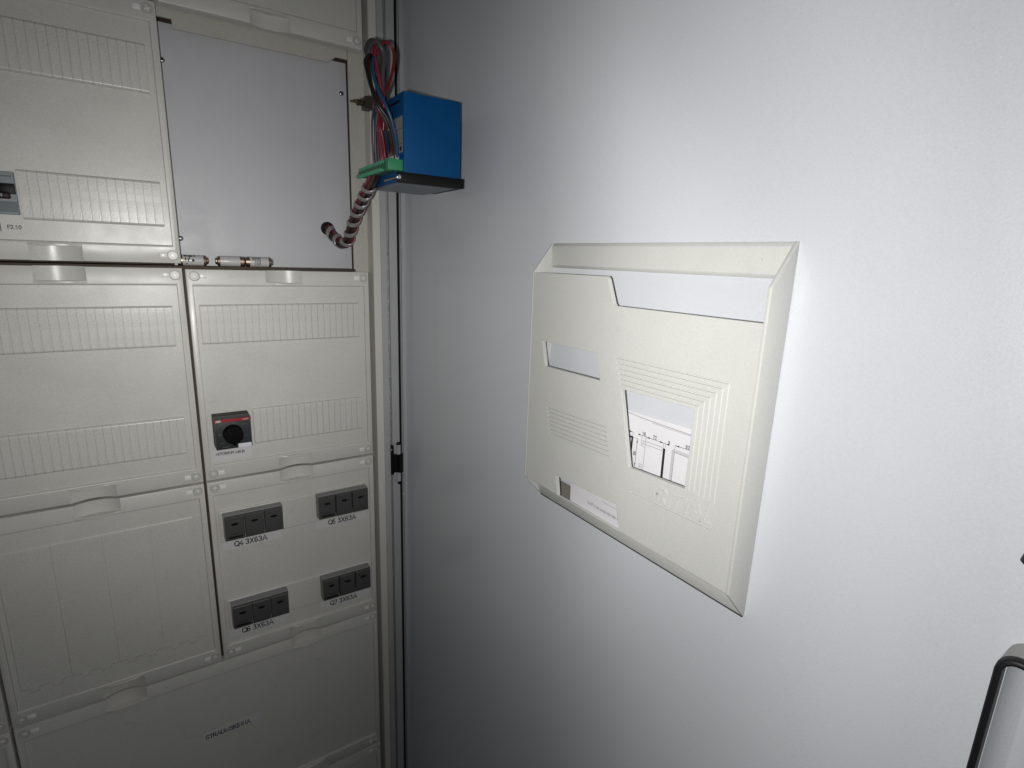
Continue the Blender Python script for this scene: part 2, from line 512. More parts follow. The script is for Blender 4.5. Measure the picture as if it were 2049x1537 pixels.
def carve(o, cuts):
    """take the finger scoops out of a cover"""
    tmp = []
    for bm in cuts:
        me = bpy.data.meshes.new('cut'); bm.to_mesh(me); bm.free()
        c = bpy.data.objects.new('cut', me); COL.objects.link(c); tmp.append(c)
        c.location = (0, 0, 0)
        md = o.modifiers.new('cut', 'BOOLEAN'); md.operation = 'DIFFERENCE'; md.solver = 'EXACT'; md.object = c
    bpy.context.view_layer.update()
    me = bpy.data.meshes.new_from_object(o.evaluated_get(bpy.context.evaluated_depsgraph_get()))
    o.modifiers.clear()
    o.data = me
    for c in tmp: bpy.data.objects.remove(c)
    me.set_sharp_from_angle(angle=math.radians(30))
P_SL = 9.1
bm = bmesh.new()
def chamf(bm, x0, x1, zc, hz, y0, y1, ch, sx=0.25):
    loops = []
    for k in range(8):
        a = math.pi/2*k/7
        loops.append(rect(x0, x1, zc-hz, zc+hz, y0-(y0-y1)*math.sin(a), sx*(1-math.cos(a)), ch*(1-math.cos(a))))
    loops.append(rect(x0, x1, zc-hz, zc+hz, y1, sx+0.02, ch+0.15))
    loft(bm, loops)
chamf(bm, -P_SL/2+0.12, P_SL/2-0.12, 0, 27.4, 3.6, -0.4, 3.2)
ME_slat = mesh_of(bm, M_slat, 'slat', 30)

# ---------------------------------------------------------- covers
YR = 3.5                                       # depth of the recessed middle
def cover(x0, x1, z0, z1, label, grips_lo=(), grips_hi=(), screws='abcd', m=M_cover):
    bm = bmesh.new()
    loft(bm, [rect(x0, x1, z0, z1, 15), rect(x0, x1, z0, z1, 1.2), rect(x0, x1, z0, z1, 0.35, 0.4), rect(x0, x1, z0, z1, 0, 1.2),
              rect(x0, x1, z0, z1, 0, 6.85, 19.8), rect(x0, x1, z0, z1, 0, 7.0, 20.0)]+
         [rect(x0, x1, z0, z1, YR*(1-math.cos(math.radians(a))), 7.0+0.9*math.sin(math.radians(a)), 20.0+2.8*math.sin(math.radians(a))) for a in (15, 30, 45, 60, 75, 88)]+
         [rect(x0, x1, z0, z1, YR, 7.95, 22.95), rect(x0, x1, z0, z1, YR, 8.1, 23.15)])
    o = finish(bm, 'cover_panel', m, None, ((x0+x1)/2, 0, (z0+z1)/2), 30)
    tag(o, label, 'cover panel', 'plastic cover panels of the cabinet')
    carve(o, [scoop_bm(gx, z0) for gx in grips_lo]+[scoop_bm(gx, z1) for gx in grips_hi])
    for gx in grips_lo: link('grip', ME_grip_lo, o, (gx, 0, z0))
    for gx in grips_hi: link('grip', ME_grip_hi, o, (gx, 0, z1))
    for k, (sx, sz, d) in dict(a=(x0+10.2, z1-9.3, 1), b=(x1-8.6, z1-9.3, -1), c=(x0+10.2, z0+10, 1), d=(x1-8.6, z0+10, -1)).items():
        if k not in screws: continue
        s = link('quarter_turn_screw', ME_screw, o, (sx, 0, sz))
        c = link('screw_slot', ME_cross, s, (sx, -0.1, sz))
        c.rotation_euler = (0, random.uniform(-0.5, 0.5), 0)
        link('latch_tab', ME_tab, o, (sx+10.2*d, 0, sz))
    return o

def strip(o, xr, zc, n, x_left=None):
    """module strip: raised bar with break-out slats, counted from its right end xr"""
    bm = bmesh.new()
    xl = xr-n*P_SL if x_left is None else x_left
    chamf(bm, xl-0.5, xr+0.5, zc, 26.6, 3.7, 0.7, 2.4)
    finish(bm, 'strip_base', M_cover, o, (xr, 0, zc), 30)
    for i in range(n): link('slat', ME_slat, o, (xr-P_SL*(i+0.5), random.uniform(-0.14, 0.10), zc))

def tape(o, x, z, w_, h, txt, tx, tz, size, sx=1.0, ang=0, y=YR):
    bm = bmesh.new()
    box(bm, x, x+w_, y-0.14, y+0.3, z, z+h)
    t = finish(bm, 'label_tape', M_tape, o, (x, y, z))
    finish(label(txt, size, onwall(tx, tz, y-0.2, ang, sx), 0.03), 'lettering', M_ink, t)
    return t

TL = cover(-248.3, -1.6, 7.2, 312, 'upper left cover panel with two slat strips, left of the open recess', grips_lo=(-128,), grips_hi=(-128,))
strip(TL, -16.6, 236.5, 24)
strip(TL, -16.2, 80.3, 15)
ML = cover(-248.3, -1.6, -302.2, 1.2, 'middle left cover panel with two full slat strips below the dark seam', grips_lo=(-128,), grips_hi=(-128,))
strip(ML, -17.4, -75.6, 24)
strip(ML, -17.4, -229, 24)
bm = bmesh.new()
for z in (-125, -151, -178): box(bm, -236, -22, YR-0.25, YR+0.2, z-0.3, z+0.3)
finish(bm, 'moulded_line', M_cover, ML)
MR = cover(1.6, 250.2, -302.2, 0, 'middle right cover panel below the fuses with the rotary switch in it', grips_lo=(126,), grips_hi=(125,))
strip(MR, 233, -75.0, 24)
strip(MR, 234, -228.5, 18)
tape(MR, 12.5, -276, 52, 17.5, 'MOTORROFI MÆLIR', 17.3, -266.4, 3.9, 0.98, -1.5)
QC = cover(1.6, 250.2, -604, -305.6, 'lower right cover panel carrying four dark fuse blocks', grips_lo=(125,), grips_hi=(126,))
bm = bmesh.new(); chamf(bm, 13, 238, -380, 25.5, 3.6, 0.4, 2.2); finish(bm, 'blank_strip', M_cover, QC, None, 30)
bm = bmesh.new(); chamf(bm, 13, 238, -529, 25.5, 3.6, 0.4, 2.2); finish(bm, 'blank_strip', M_cover, QC, None, 30)
tape(QC, 14, -420, 84, 14, 'Q4 3X63A', 30.4, -417.0, 8.7, 1.0)
tape(QC, 152, -420, 84, 14, 'Q5 3X63A', 171.6, -417.0, 8.7, 1.0)
tape(QC, 14, -572, 84, 14, 'Q6 3X63A', 30.4, -569.6, 8.7, 1.0)
tape(QC, 152, -572, 84, 14, 'Q7 3X63A', 168.4, -569.6, 8.7, 1.0)
BL = cover(-248.3, -1.6, -604, -305.6, 'lower left cover panel with four tall blank knock-out fields', grips_lo=(-126,), grips_hi=(-126,))
# knock-out fields with a notched lower edge, in a raised border that follows the notches
Y_K = 2.0
border = [(-240, -354.2), (-234.0, -354.2), (-234.0, -554.0)]
for i in range(4):
    xa, xb = -233.2+53.5*i, -233.2+53.5*(i+1)-0.8
    d = (xb-xa)/6
    zt, zl = -553.0, -558.6
    steps = [(xa, zt), (xa+d, zt), (xa+d, zl), (xa+2*d, zl), (xa+2*d, zt), (xa+3.6*d, zt), (xa+3.6*d, zl), (xa+4.8*d, zl), (xa+4.8*d, zt), (xb, zt)]
    pr = [(xa, -353.6)]+[(x+(0.45 if k in (2, 6) else -0.45 if k in (3, 7) else 0), z) for k, (x, z) in enumerate(steps)]
    pr = [(x+(0.45 if k in (2, 7) else -0.45 if k in (5, 9) else 0)*0, z) for k, (x, z) in enumerate(pr)]+[(xb, -353.6)]
    border += [(x+(-0.45 if k in (1, 2, 5, 6) else 0.45 if k in (3, 4, 7, 8) else 0), z-0.95) for k, (x, z) in enumerate(steps)]
    bm = bmesh.new()
    loft(bm, [[(x, YR+0.3, z) for x, z in pr], [(x, Y_K+0.5, z) for x, z in pr], [(x, Y_K, z-(1.6 if z > -400 else 0)) for x, z in pr]])
    finish(bm, 'knockout_field', M_cover, BL, (xa, 0, -455), 8)
border += [(-19.2, -554.0), (-19.2, -354.2), (-10.6, -354.2), (-10.6, -580.5), (-240, -580.5)]
bm = bmesh.new()
loft(bm, [[(x, YR+0.3, z) for x, z in border], [(x, Y_K+0.1, z) for x, z in border]])
finish(bm, 'notched_border', M_cover, BL, None, 8)
WC = cover(-248.3, 250.2, -898, -607.4, 'wide dark bottom cover panel lettered STRAUMSKINNA', grips_lo=(125, -126), grips_hi=(126, -126), screws='abd')
tape(WC, -38, -744, 84, 16, 'STRAUMSKINNA', -35, -741.5, 8.0, 1.0)
UR = cover(1.6, 250.2, 314, 616, 'uppermost right cover panel above the open recess', grips_lo=(127,))
LW = cover(1.6, 250.2, -1150, -901.5, 'lowest right cover panel, only its top corner in view', grips_hi=(125,), screws='b')
FL = cover(-498, -251.8, -604, -305.6, 'far lower left cover panel cut by the picture edge, beyond the dark seam', screws='bd')
FB = cover(-498, -251.8, -898, -607.4, 'far bottom left cover panel beside the wide bottom cover', screws='b')
# printed number under the breaker
t = finish(label('F2.10', 4.3, onwall(-168.2, 41.8, YR-0.12, 0, 1.0), 0.03), 'lettering', M_ink, TL)
bm = bmesh.new(); box(bm, -174.6, -173.9, YR-0.12, YR+0.2, 38.5, 49); finish(bm, 'printed_mark', M_ink, TL)

# ---------------------------------------------------------- circuit breaker, half out of frame
cb = thing('circuit_breaker', (-163.5, 0, 80), 'blue grey circuit breaker with black toggle in the upper left cover', 'circuit breaker')
bm = bmesh.new()
x0, x1 = -172.4, -155.0
box(bm, x0, x1, 1.5, 14, 57.5, 104, 0.5, 1)
box(bm, x0, x1, -2.2, 2, 57.5, 73.5, 0.6, 1)
box(bm, x0, x1, -1.2, 2, 91, 104, 0.6, 1)
finish(bm, 'body', M_cbg, cb)
bm = bmesh.new(); box(bm, x0+0.6, x1-0.8, -2.45, 0, 60.2, 71.5, 0.3, 1); box(bm, x0+0.4, x1-2.2, -1.5, 0, 98.2, 99.6, 0.2, 1)
finish(bm, 'label_window', M_cbl, cb)
bm = bmesh.new(); box(bm, x0+0.2, x1-0.8, -1.0, 3, 80, 91.3, 0.8, 2); box(bm, x0+1.5, x1-5.5, -9, 2, 74.5, 81.5, 1.2, 2)
finish(bm, 'toggle', M_black, cb)
bm = bmesh.new(); box(bm, x0+4.6, x0+6.4, -9.25, -8, 76, 79.5, 0.2, 1); finish(bm, 'toggle_mark', M_cbg, cb)
bm = bmesh.new(); box(bm, x0, x1-0.4, -2.5, -1, 73.0, 73.7, 0.1, 1); finish(bm, 'edge_line', M_ferr, cb)

# ---------------------------------------------------------- rotary switch
rs = thing('rotary_switch', (39.5, 0, -226), 'square black rotary switch with red band in the middle right cover', 'rotary switch')
bm = bmesh.new()
loft(bm, [rect(16.2, 62.4, -248.8, -203, 4), rect(16.2, 62.4, -248.8, -203, -12), rect(17, 62, -248.6, -203.6, -12.2)])
finish(bm, 'housing', M_black, rs)
bm = bmesh.new()
loft(bm, [rect(16.6, 62.2, -248.6, -203.3, -12), rect(16.9, 62.0, -248.4, -203.8, -28), rect(16.9, 62, -248.4, -203.8, -28.8, 0.4), rect(16.9, 62, -248.4, -203.8, -29, 1.0)])
finish(bm, 'face_plate', M_sw, rs)
bm = bmesh.new(); box(bm, 16.8, 62.1, -29.15, -20, -208.2, -204.6, 0.1, 1); bd = finish(bm, 'red_band', M_red, rs)
finish(label('ABB', 2.6, onwall(18.4, -207.7, -29.25, 0, 1.15), 0.03, 0.2), 'lettering', M_paper, bd)
finish(label('MO325', 2.1, onwall(52.5, -207.6, -29.25, 0, 1.0), 0.03, 0.16), 'lettering', M_cer, bd)
bm = bmesh.new()
cyl(bm, (38.6, -29, -225.6), (0, -1, 0), 12.8, 4, 36, bev=0.8)
cyl(bm, (38.6, -33, -225.6), (0, -1, 0), 12.4, 11, 36, 12.0, bev=1.2)
box(bm, 36.6, 40.6, -45.2, -33, -239.5, -216, 0.8, 2)
finish(bm, 'knob', M_knob, rs)
bm = bmesh.new(); box(bm, 44.5, 61.6, -29.3, -28, -248.0, -242.2, 0.15, 1); finish(bm, 'blank_label', M_paper, rs)
bm = bmesh.new()
n = 14
loft(bm, [[(22.5+r*math.cos(2*math.pi*i/n), y, -226+r*math.sin(2*math.pi*i/n)) for i in range(n)] for r, y in ((1.5, -29.02), (1.5, -29.12), (1.0, -29.12), (1.0, -29.02))], False, False)
for a, b, c, d in ((39, 44, -211.5, -211.0), (50, 57, -214.2, -213.8), (52, 58, -231, -230.6), (22, 27, -239, -238.5), (24, 33, -245, -244.6)):
    box(bm, a, b, -29.1, -29, c, d)
finish(bm, 'scale_print', M_inkg, rs)

# ---------------------------------------------------------- fuse switch blocks
def fuse_block(x, z, label):
    t = thing('fuse_switch_block', (x+40.8, 0, z-20), label, 'fuse block', 'dark fuse switch blocks in the lower cover')
    bm = bmesh.new()
    loft(bm, [rect(x, x+81.6, z-39.5, z, 4), rect(x, x+81.6, z-39.5, z, -12.4), rect(x, x+81.6, z-39.2, z-0.2, -13, 0.5, 0.5)])
    finish(bm, 'housing', M_blockt, t, None, 20)
    for i in range(3):
        a = x+0.5+27*i
        bm = bmesh.new()
        zt, zb = z-0.6, z-38.8
        g = 0.35
        loft(bm, [rect(a+g, a+27-g, zb, zt-0.3, -12), rect(a+g, a+27-g, zb-0.2, zt-0.5, -15.6, 0.1, 0.1),
                  rect(a+g, a+27-g, zb, zt-0.9, -17.2, 0.5, 0.4), rect(a+g, a+27-g, zb, zt-1.4, -17.9, 1.2, 0.8), rect(a+g, a+27-g, zb, zt-1.6, -18, 1.8, 1.3)])
        c = finish(bm, 'pole_cover', M_block, t, (a, -10, z-20), 24)
        bm = bmesh.new()
        n = 16
        loft(bm, [[(a+13.5+rx*math.cos(2*math.pi*k/n), y, z-13+rz*math.sin(2*math.pi*k/n)) for k in range(n)] for rx, rz, y in ((5, 1.9, -17), (5, 1.9, -18.5), (3.9, 1.2, -18.5), (3.9, 1.2, -18.2))])
        box(bm, a+12.2, a+14.8, -18.9, -17, -14.8+z, -11.2+z, 0.2, 1)
        finish(bm, 'sight_window', M_black, c)
        if i == 0:
            bm = bmesh.new()
            for q in range(7): box(bm, a+4.6+q*2.7, a+6.6+q*2.7+0.4, -18.15, -17.9, z-35.2, z-32.3)
            box(bm, a+9, a+18, -18.12, -17.9, z-29.2, z-28.6)
            finish(bm, 'printed_mark', M_black, c)
    bm = bmesh.new()
    for i in (1, 2): box(bm, x+27*i-0.7+0.5, x+27*i+0.7+0.5, -14.5, -6, z-39.6, z-33, 0.2, 1)
    finish(bm, 'divider', M_stick, t)
    return t
fuse_block(17.6, -356.8, 'dark grey three pole fuse block marked Q4 above its label')
fuse_block(152.6, -355.6, 'dark grey three pole fuse block marked Q5 beside the cabinet edge')
fuse_block(17.6, -506.4, 'dark grey three pole fuse block marked Q6 at the lower left')
fuse_block(153.0, -505.0, 'dark grey three pole fuse block marked Q7, lowest on the right')

# ---------------------------------------------------------- mounting plate in the open recess
mp = thing('mounting_plate', (115, 45, 150), 'white painted metal plate closing the back of the open recess', 'mounting plate')
bm = bmesh.new(); box(bm, -8, 238.5, 45, 47, 1, 306, 0.5, 1); finish(bm, 'plate', M_plate, mp)
bm = bmesh.new()
n = 18
loft(bm, [[(r*math.cos(2*math.pi*i/n), y, r*math.sin(2*math.pi*i/n)) for i in range(n)] for r, y in ((3.5, 0.2), (3.5, -0.7), (3.0, -1.7), (1.8, -2.3), (0.6, -2.4))])
ME_ps = mesh_of(bm, M_steel, 'screw')
for x, z in ((230.3, 263), (1.6, 261.5), (2.2, 40)):
    s = link('screw', ME_ps, mp, (x, 45, z))
    bm = bmesh.new(); box(bm, x-1.7, x+1.7, 42.35, 43, z-0.35, z+0.35); box(bm, x-0.35, x+0.35, 42.3, 43, z-1.7, z+1.7); finish(bm, 'screw_slot', M_black, s)
# hole grommet where the harness enters
bm = bmesh.new()
n = 24
loft(bm, [[(201.5+r*math.cos(2*math.pi*i/n), y, 64.5+r*math.sin(2*math.pi*i/n)) for i in range(n)] for r, y in ((10.2, 45.1), (10.2, 43.3), (9.2, 42.4), (8.0, 42.4), (7.8, 44.9))], cap0=False)
finish(bm, 'grommet', M_black, mp)

# ---------------------------------------------------------- the three loose fuses on the ledge
def fuse(x0, x1, tip, y, tilt, label, marks):
    r = 7.1
    zc = 3.9+r+0.1
    t = thing('fuse_cartridge', ((x0+x1)/2, y, 3.9), label, 'fuse', 'loose fuse cartridges on the ledge')
    L = x1-x0
    def P(x, r_):
        n = 24
        cx = (x0+x1)/2
        return [(cx+(x-cx), y+(x-cx)*tilt*0.4+r_*math.cos(2*math.pi*i/n), zc+(x-cx)*tilt*0+r_*math.sin(2*math.pi*i/n)) for i in range(n)]
    def lathe(pr, name, m):
        bm = bmesh.new(); loft(bm, [P(x, q) for x, q in pr]); return finish(bm, name, m, t, None, 35)
    lathe([(x0+5, r-0.3), (x0+6.2, r), (x1-6.2, r), (x1-5, r-0.3)], 'ceramic_body', M_cer)
    if tip > 0:
        lathe([(x0, r-0.9), (x0+0.6, r-0.2), (x0+5.6, r+0.15), (x0+5.9, r-0.3)], 'end_cap', M_cap)
        lathe([(x1-5.9, r-0.3), (x1-5.6, r+0.1), (x1-3, r-0.5), (x1-2.2, r-1.6), (x1-1.9, 4.6), (x1-0.4, 4.4), (x1, 3.6)], 'end_cap', M_cap)
    else:
        lathe([(x1-5.9, r-0.3), (x1-5.6, r+0.15), (x1-0.6, r-0.2), (x1, r-0.9)], 'end_cap', M_cap)
        lathe([(x0, 3.6), (x0+0.4, 4.4), (x0+1.9, 4.6), (x0+2.2, r-1.6), (x0+3, r-0.5), (x0+5.6, r+0.1), (x0+5.9, r-0.3)], 'end_cap', M_cap)
    if marks:
        bm = bmesh.new()
        for a, b, p0, p1 in marks:
            k = max(1, int(abs(p1-p0)/8))
            for q in range(k):
                aa = [p0+(p1-p0)*(q+w_)/k for w_ in (0, 1)]
                pts = []
                for x, ang in ((a, aa[0]), (b, aa[0]), (b, aa[1]), (a, aa[1])):
                    g = math.radians(ang)
                    pts.append((x, y+(x-(x0+x1)/2)*tilt*0.4-(r+0.06)*math.cos(g), zc+(r+0.06)*math.sin(g)))
                bm.faces.new([bm.verts.new(p_) for p_ in pts])
        finish(bm, 'printed_mark', M_ink if tip > 0 and x0 < 0 else M_inkg, t)
fuse(-5, 31.0, 1, 18.5, 0.0, 'loose ceramic fuse with copper caps, leftmost on the ledge',
     [(2.5, 6, 45, 72), (7, 12, 42, 70), (12.8, 16, 48, 66), (3.5, 5, 0, 34), (6.5, 8, -10, 20), (8, 9.2, 10, 36), (11.5, 14.5, -8, 12), (12.3, 13.7, -14, 16), (4, 6.5, -40, -30)])
fuse(39.9, 76.2, -1, 20, -0.10, 'loose ceramic fuse lying blank side out between two others', [])
fuse(77.2, 113.4, 1, 18.5, 0.05, 'loose ceramic fuse with dark print, rightmost on the ledge',
     [(86, 88.5, 20, 58), (89.5, 90.6, -40, 62), (91.6, 92.7, -42, 62), (93.8, 95, -42, 62), (95.8, 96.9, -36, 62), (88.9, 96.5, 40, 55)])

# ---------------------------------------------------------- blue meter hanging on its wires
X0, X1, Y0, Y1, Z0, Z1 = 217.6, 290.3, -230, -130, 111, 206
bmx = thing('panel_meter', (254, -180, 111), 'bright blue box shaped meter hanging by its wires before the door', 'meter')
bm = bmesh.new(); box(bm, X0, X1, Y0, Y1, Z0+0.5, Z1, 1.3, 2); finish(bm, 'body', M_blue, bmx)
bm = bmesh.new(); box(bm, 211, 293.4, Y0-3, Y0+7, 109, 120.2, 0.8, 2); box(bm, 286, 293.4, Y0+7, Y1-20, 109, 120.2, 0.8, 2); finish(bm, 'bezel', M_black, bmx)
bm = bmesh.new(); box(bm, X0+0.4, X1-4.5, Y0+7.2, Y1-0.4, 108.6, 112, 0.6, 1); finish(bm, 'display_front', M_blued, bmx)
bm = bmesh.new(); box(bm, X0-0.25, X0+0.5, -226.5, -196, 142.5, 181, 0.1, 1); st = finish(bm, 'rating_sticker', M_stick, bmx)
bm = bmesh.new()
for z in (152, 168): box(bm, X0-0.4, X0, -226, -197, z-0.3, z+0.3)
box(bm, X0-0.4, X0, -224, -218, 144.5, 149); box(bm, X0-0.4, X0, -215, -210, 145, 147)
finish(bm, 'printed_mark', M_ink, st)
bm = bmesh.new(); box(bm, X0-0.3, X0+1, -220.5, -184, 196.2, 198.6, 0.1, 1)
for y in (-214, -208, -201, -196): box(bm, X0-0.3, X0+1, y-0.8, y+0.8, 187.5, 189, 0.1, 1)
finish(bm, 'vent_slot', M_black, bmx)
bm = bmesh.new(); box(bm, 199, X0+0.5, -219, -122, 123.5, 130.5, 0.5, 1); box(bm, 196.5, 208, -216, -124, 123, 126.2, 0.4, 1)
cn = finish(bm, 'terminal_strip', M_green, bmx)
for i in range(11):
    y = -212+i*8.3
    bm = bmesh.new(); box(bm, 194.8, 199.6, y-2.3, y+2.3, 121.2, 124.4, 0.4, 1); box(bm, 198.2, 204, y-2.3, y+2.3, 129.4, 133.2, 0.4, 1)
    finish(bm, 'clamp_tooth', M_tooth, cn)
bm = bmesh.new(); box(bm, 199.6, X0+0.3, -227.5, -214.5, 121.8, 134, 0.6, 2); finish(bm, 'end_plug', M_greenl, bmx)
bm = bmesh.new()
cyl(bm, (193, -118, 213.5), (1, 0, 0), 1.5, 30, 16)
finish(bm, 'mounting_stud', M_brass, bmx)
bm = bmesh.new(); cyl(bm, (201, -118, 213.5), (1, 0, 0), 3.8, 3, 6); cyl(bm, (204.5, -118, 213.5), (1, 0, 0), 3.4, 2.5, 18); box(bm, 208, 218, -130.5, -114, 205.5, 220, 0.6, 1); finish(bm, 'stud_nut', M_nut, bmx)
bm = bmesh.new(); cyl(bm, (210.2, Y0-2.6, 114.5), (0, 1, 0), 1.0, 46, 10); finish(bm, 'clamp_rod', M_brass, bmx)
bm = bmesh.new(); cyl(bm, (210.2, Y0-1.5, 114.5), (0, -1, 0), 2.6, 2.4, 16, bev=0.8); finish(bm, 'clamp_screw', M_steel, bmx)

# ---------------------------------------------------------- wire harness
wh = thing('wire_harness', (210, -150, 150), 'bundle of red, brown, blue and grey wires looping up from the green terminals', 'wires')
W = {
'black_wire': (2.3, M_wblk, [(213.4,-215,133),(213.4,-215,137.9),(207.1,-222,159.7),(200,-226,175.1),(189.3,-225,189.2),(185.9,-215,210.7),(184.8,-205,229.4),(186.7,-200,238.5),(196.6,-190,246.2),(205.1,-180,239.6),(207,-176,220),(209,-172,200)]),
'brown_wire': (2.2, M_wbrn, [(214.6,-205,131),(214.6,-205,143),(208.9,-212,161.5),(200.6,-216,177),(191.2,-216,189.1),(189.4,-208,208.4),(189.6,-200,229.3),(192.1,-195,238.9),(200.9,-185,246.7),(206,-178,240),(208,-172,215)]),
'blue_wire': (1.7, M_wblu, [(212.6,-222,133),(212.6,-222,137),(209.5,-228,152.1),(202.1,-234,171.8),(196,-234,185.3),(189.7,-225,204.8),(189.2,-215,220.1),(191.4,-206,233.8),(198,-195,243.5),(205,-186,240)]),
'red_wire': (1.9, M_wred, [(210.1,-190,131),(210.1,-190,143.2),(205.3,-195,163.6),(202.5,-195,175.1),(205.8,-190,194.3),(212.6,-185,209.5),(222.3,-180,228.9),(227.4,-178,248.2),(227.8,-176,261.7),(220.4,-176,268.8),(210.3,-178,264.3),(204.1,-180,254.4),(203,-182,240)]),
'grey_wire': (2.7, M_wgry, [(209.6,-185,195.9),(211,-185,231.5),(212.1,-185,252.5),(206.7,-186,261.3),(200.2,-188,261.5),(194.2,-190,254.1),(193.8,-190,246.2),(202,-188,226.7)]),
'grey_wire.001': (2.7, M_wgry, [(205,-180,190),(207.5,-178,225),(208.5,-178,250),(203,-180,264.5),(196.5,-184,262),(191,-188,252),(191.5,-192,244),(196,-190,232)]),
'crimson_wire': (2.0, M_wmag, [(208.5,-190,170),(207.9,-195,193.7),(203.5,-196,218.3),(199.4,-196,237.9),(197.1,-196,248.6),(201.3,-192,256.2),(205,-186,250)]),
'violet_wire': (1.3, M_wpur, [(213.6,-140,130),(213.6,-140,142.2),(210.7,-145,165.8),(209,-150,183.8),(207.7,-160,200.4),(208,-170,215.4),(206.9,-178,230)]),
'violet_wire.001': (1.4, M_wpur, [(214,-148,130),(214,-148,142),(212,-152,165),(211.5,-158,182.9),(211.5,-165,200.1),(211.4,-172,215.6)]),
'grey_wire.002': (1.3, M_wgry, [(214.7,-156,130),(214.7,-156,141.7),(212.3,-160,157.5),(211.9,-166,175.4),(214.2,-170,187.4),(213.5,-172,202)]),
'crimson_wire.001': (1.7, M_wmag, [(214.7,-164,130),(214.7,-164,142.7),(210.2,-170,162),(207.7,-174,173.4),(208,-178,189.8),(205.6,-180,203.4)]),
'red_wire.001': (1.8, M_wred, [(213.5,-182,130),(213.5,-182,143),(208.5,-186,162),(206,-190,176),(206.5,-190,200),(206,-188,230)]),
'crimson_wire.002': (1.6, M_wmag, [(214,-172,130),(214,-172,142),(209.5,-176,160),(206.8,-181,178),(208,-180,196),(207.4,-178,216)]),
'black_wire.001': (2.0, M_wblk, [(211.9,-198,131),(211.9,-198,143.6),(208.5,-206,161.2),(203.3,-212,173.5),(196.4,-212,186.2),(192.5,-206,200.4),(189,-199,220),(188.5,-194,236)]),
'brown_wire.001': (1.6, M_wbrn, [(213.8,-200,131),(213.8,-200,143.6),(211.3,-208,161.3),(207,-214,171.4),(200,-216,181.5),(192,-212,200)]),
'blue_wire.001': (1.9, M_wblu, [(212,-172,192),(213.1,-176,205.5),(215.9,-176,222),(214.4,-174,236.6)]),
}
for nm, (r, m, pts) in W.items():
    bm = bmesh.new(); tube(bm, spline(pts, 6), r, 10); finish(bm, nm.split('.')[0], m, wh)
for i in range(10):                                     # ferrule sleeves at the terminals
    y = -221+i*9
    bm = bmesh.new(); cyl(bm, (213.2, y, 130), (-0.05, 0, 1), 2.45, 9.5, 12, bev=0.4); finish(bm, 'ferrule_sleeve', M_ferr, wh)
bm = bmesh.new(); box(bm, 205.2, 211.5, -220, -211, 165.2, 169.2, 0.5, 1); finish(bm, 'wire_marker', M_paper, wh)
bm = bmesh.new(); box(bm, 208.2, 212.4, -217, -211, 158.5, 161.5, 0.5, 1); finish(bm, 'wire_marker', M_greenl, wh)
HP = [(201.2,70,64.1),(201.2,45,64.1),(204.4,32,56.5),(208.4,15,46),(213,0,42.0),(215.9,-14,47.6),(215.2,-30,60.2),(215.4,-55,80.2),(214.9,-85,97.2),(213.5,-115,110.2),(211.9,-140,120.1),(211,-155,128)]
hp = spline(HP, 8)
fr = frames(hp)
cols = [M_wred, M_wbrn, M_wblk, M_wmag, M_wbrn, M_wblk, M_wblk]
for j in range(7):
    a = 2*math.pi*j/6+0.5
    path = []
    for i, (p, t, u, v) in enumerate(fr):
        tw = a+i*0.02
        rr = 0 if j == 6 else 5.0
        path.append(p+(u*math.cos(tw)+v*math.sin(tw))*rr)
    bm = bmesh.new(); tube(bm, path, 2.6, 8); finish(bm, 'harness_wire', cols[j], wh)
# spiral wrap: a flat band wound round the bundle
dense = spline(HP, 40)
fr2 = frames(dense)
LT = sum((b-a).length for a, b in zip(dense, dense[1:]))
bm = bmesh.new()
L = 0
prev = None
loops = []
for i, (p, t, u, v) in enumerate(fr2):
    if i: L += (dense[i]-dense[i-1]).length
    if L < 24 or L > LT-30: continue
    if i % 2: continue
    ang = 2*math.pi*L/22
    d = u*math.cos(ang)+v*math.sin(ang)
    hw = 3.7
    loops.append([p+d*7.7-t*hw, p+d*7.7+t*hw, p+d*9.0+t*hw*0.8, p+d*9.0-t*hw*0.8])
loft(bm, loops)
finish(bm, 'spiral_wrap', M_wrap, wh, None, 60)

# ============================================================ the open door
door = thing('cabinet_door', D(400, -8, -1050), 'open light grey steel cabinet door with textured paint filling the right half', 'door')
bm = bmesh.new(); box(bm, 1.5, 960, -18, 0, -1300, 720, 0.6, 1); finish(todoor(bm), 'door_leaf', M_door, door)
bm = bmesh.new(); box(bm, 1.2, 4.4, -1, 6.3, -1300, 720, 0.5, 1); finish(todoor(bm), 'edge_flange', M_flange, door)
bm = bmesh.new(); box(bm, 0.6, 3.4, 6.5, 9.0, -1300, 720, 0.6, 1); finish(todoor(bm), 'gasket', M_post2, door)
bm = bmesh.new()
for i in range(42):
    c = D(3.6, 7.2+random.uniform(-0.2, 0.2), 560-30.5*i+random.uniform(-1, 1))
    bmesh.ops.create_icosphere(bm, subdivisions=2, radius=0.85, matrix=Matrix.Translation(c))
finish(bm, 'gasket_sparkle', M_glint, door)  # shiny spheres added to make the bright sparkle dots along the gasket

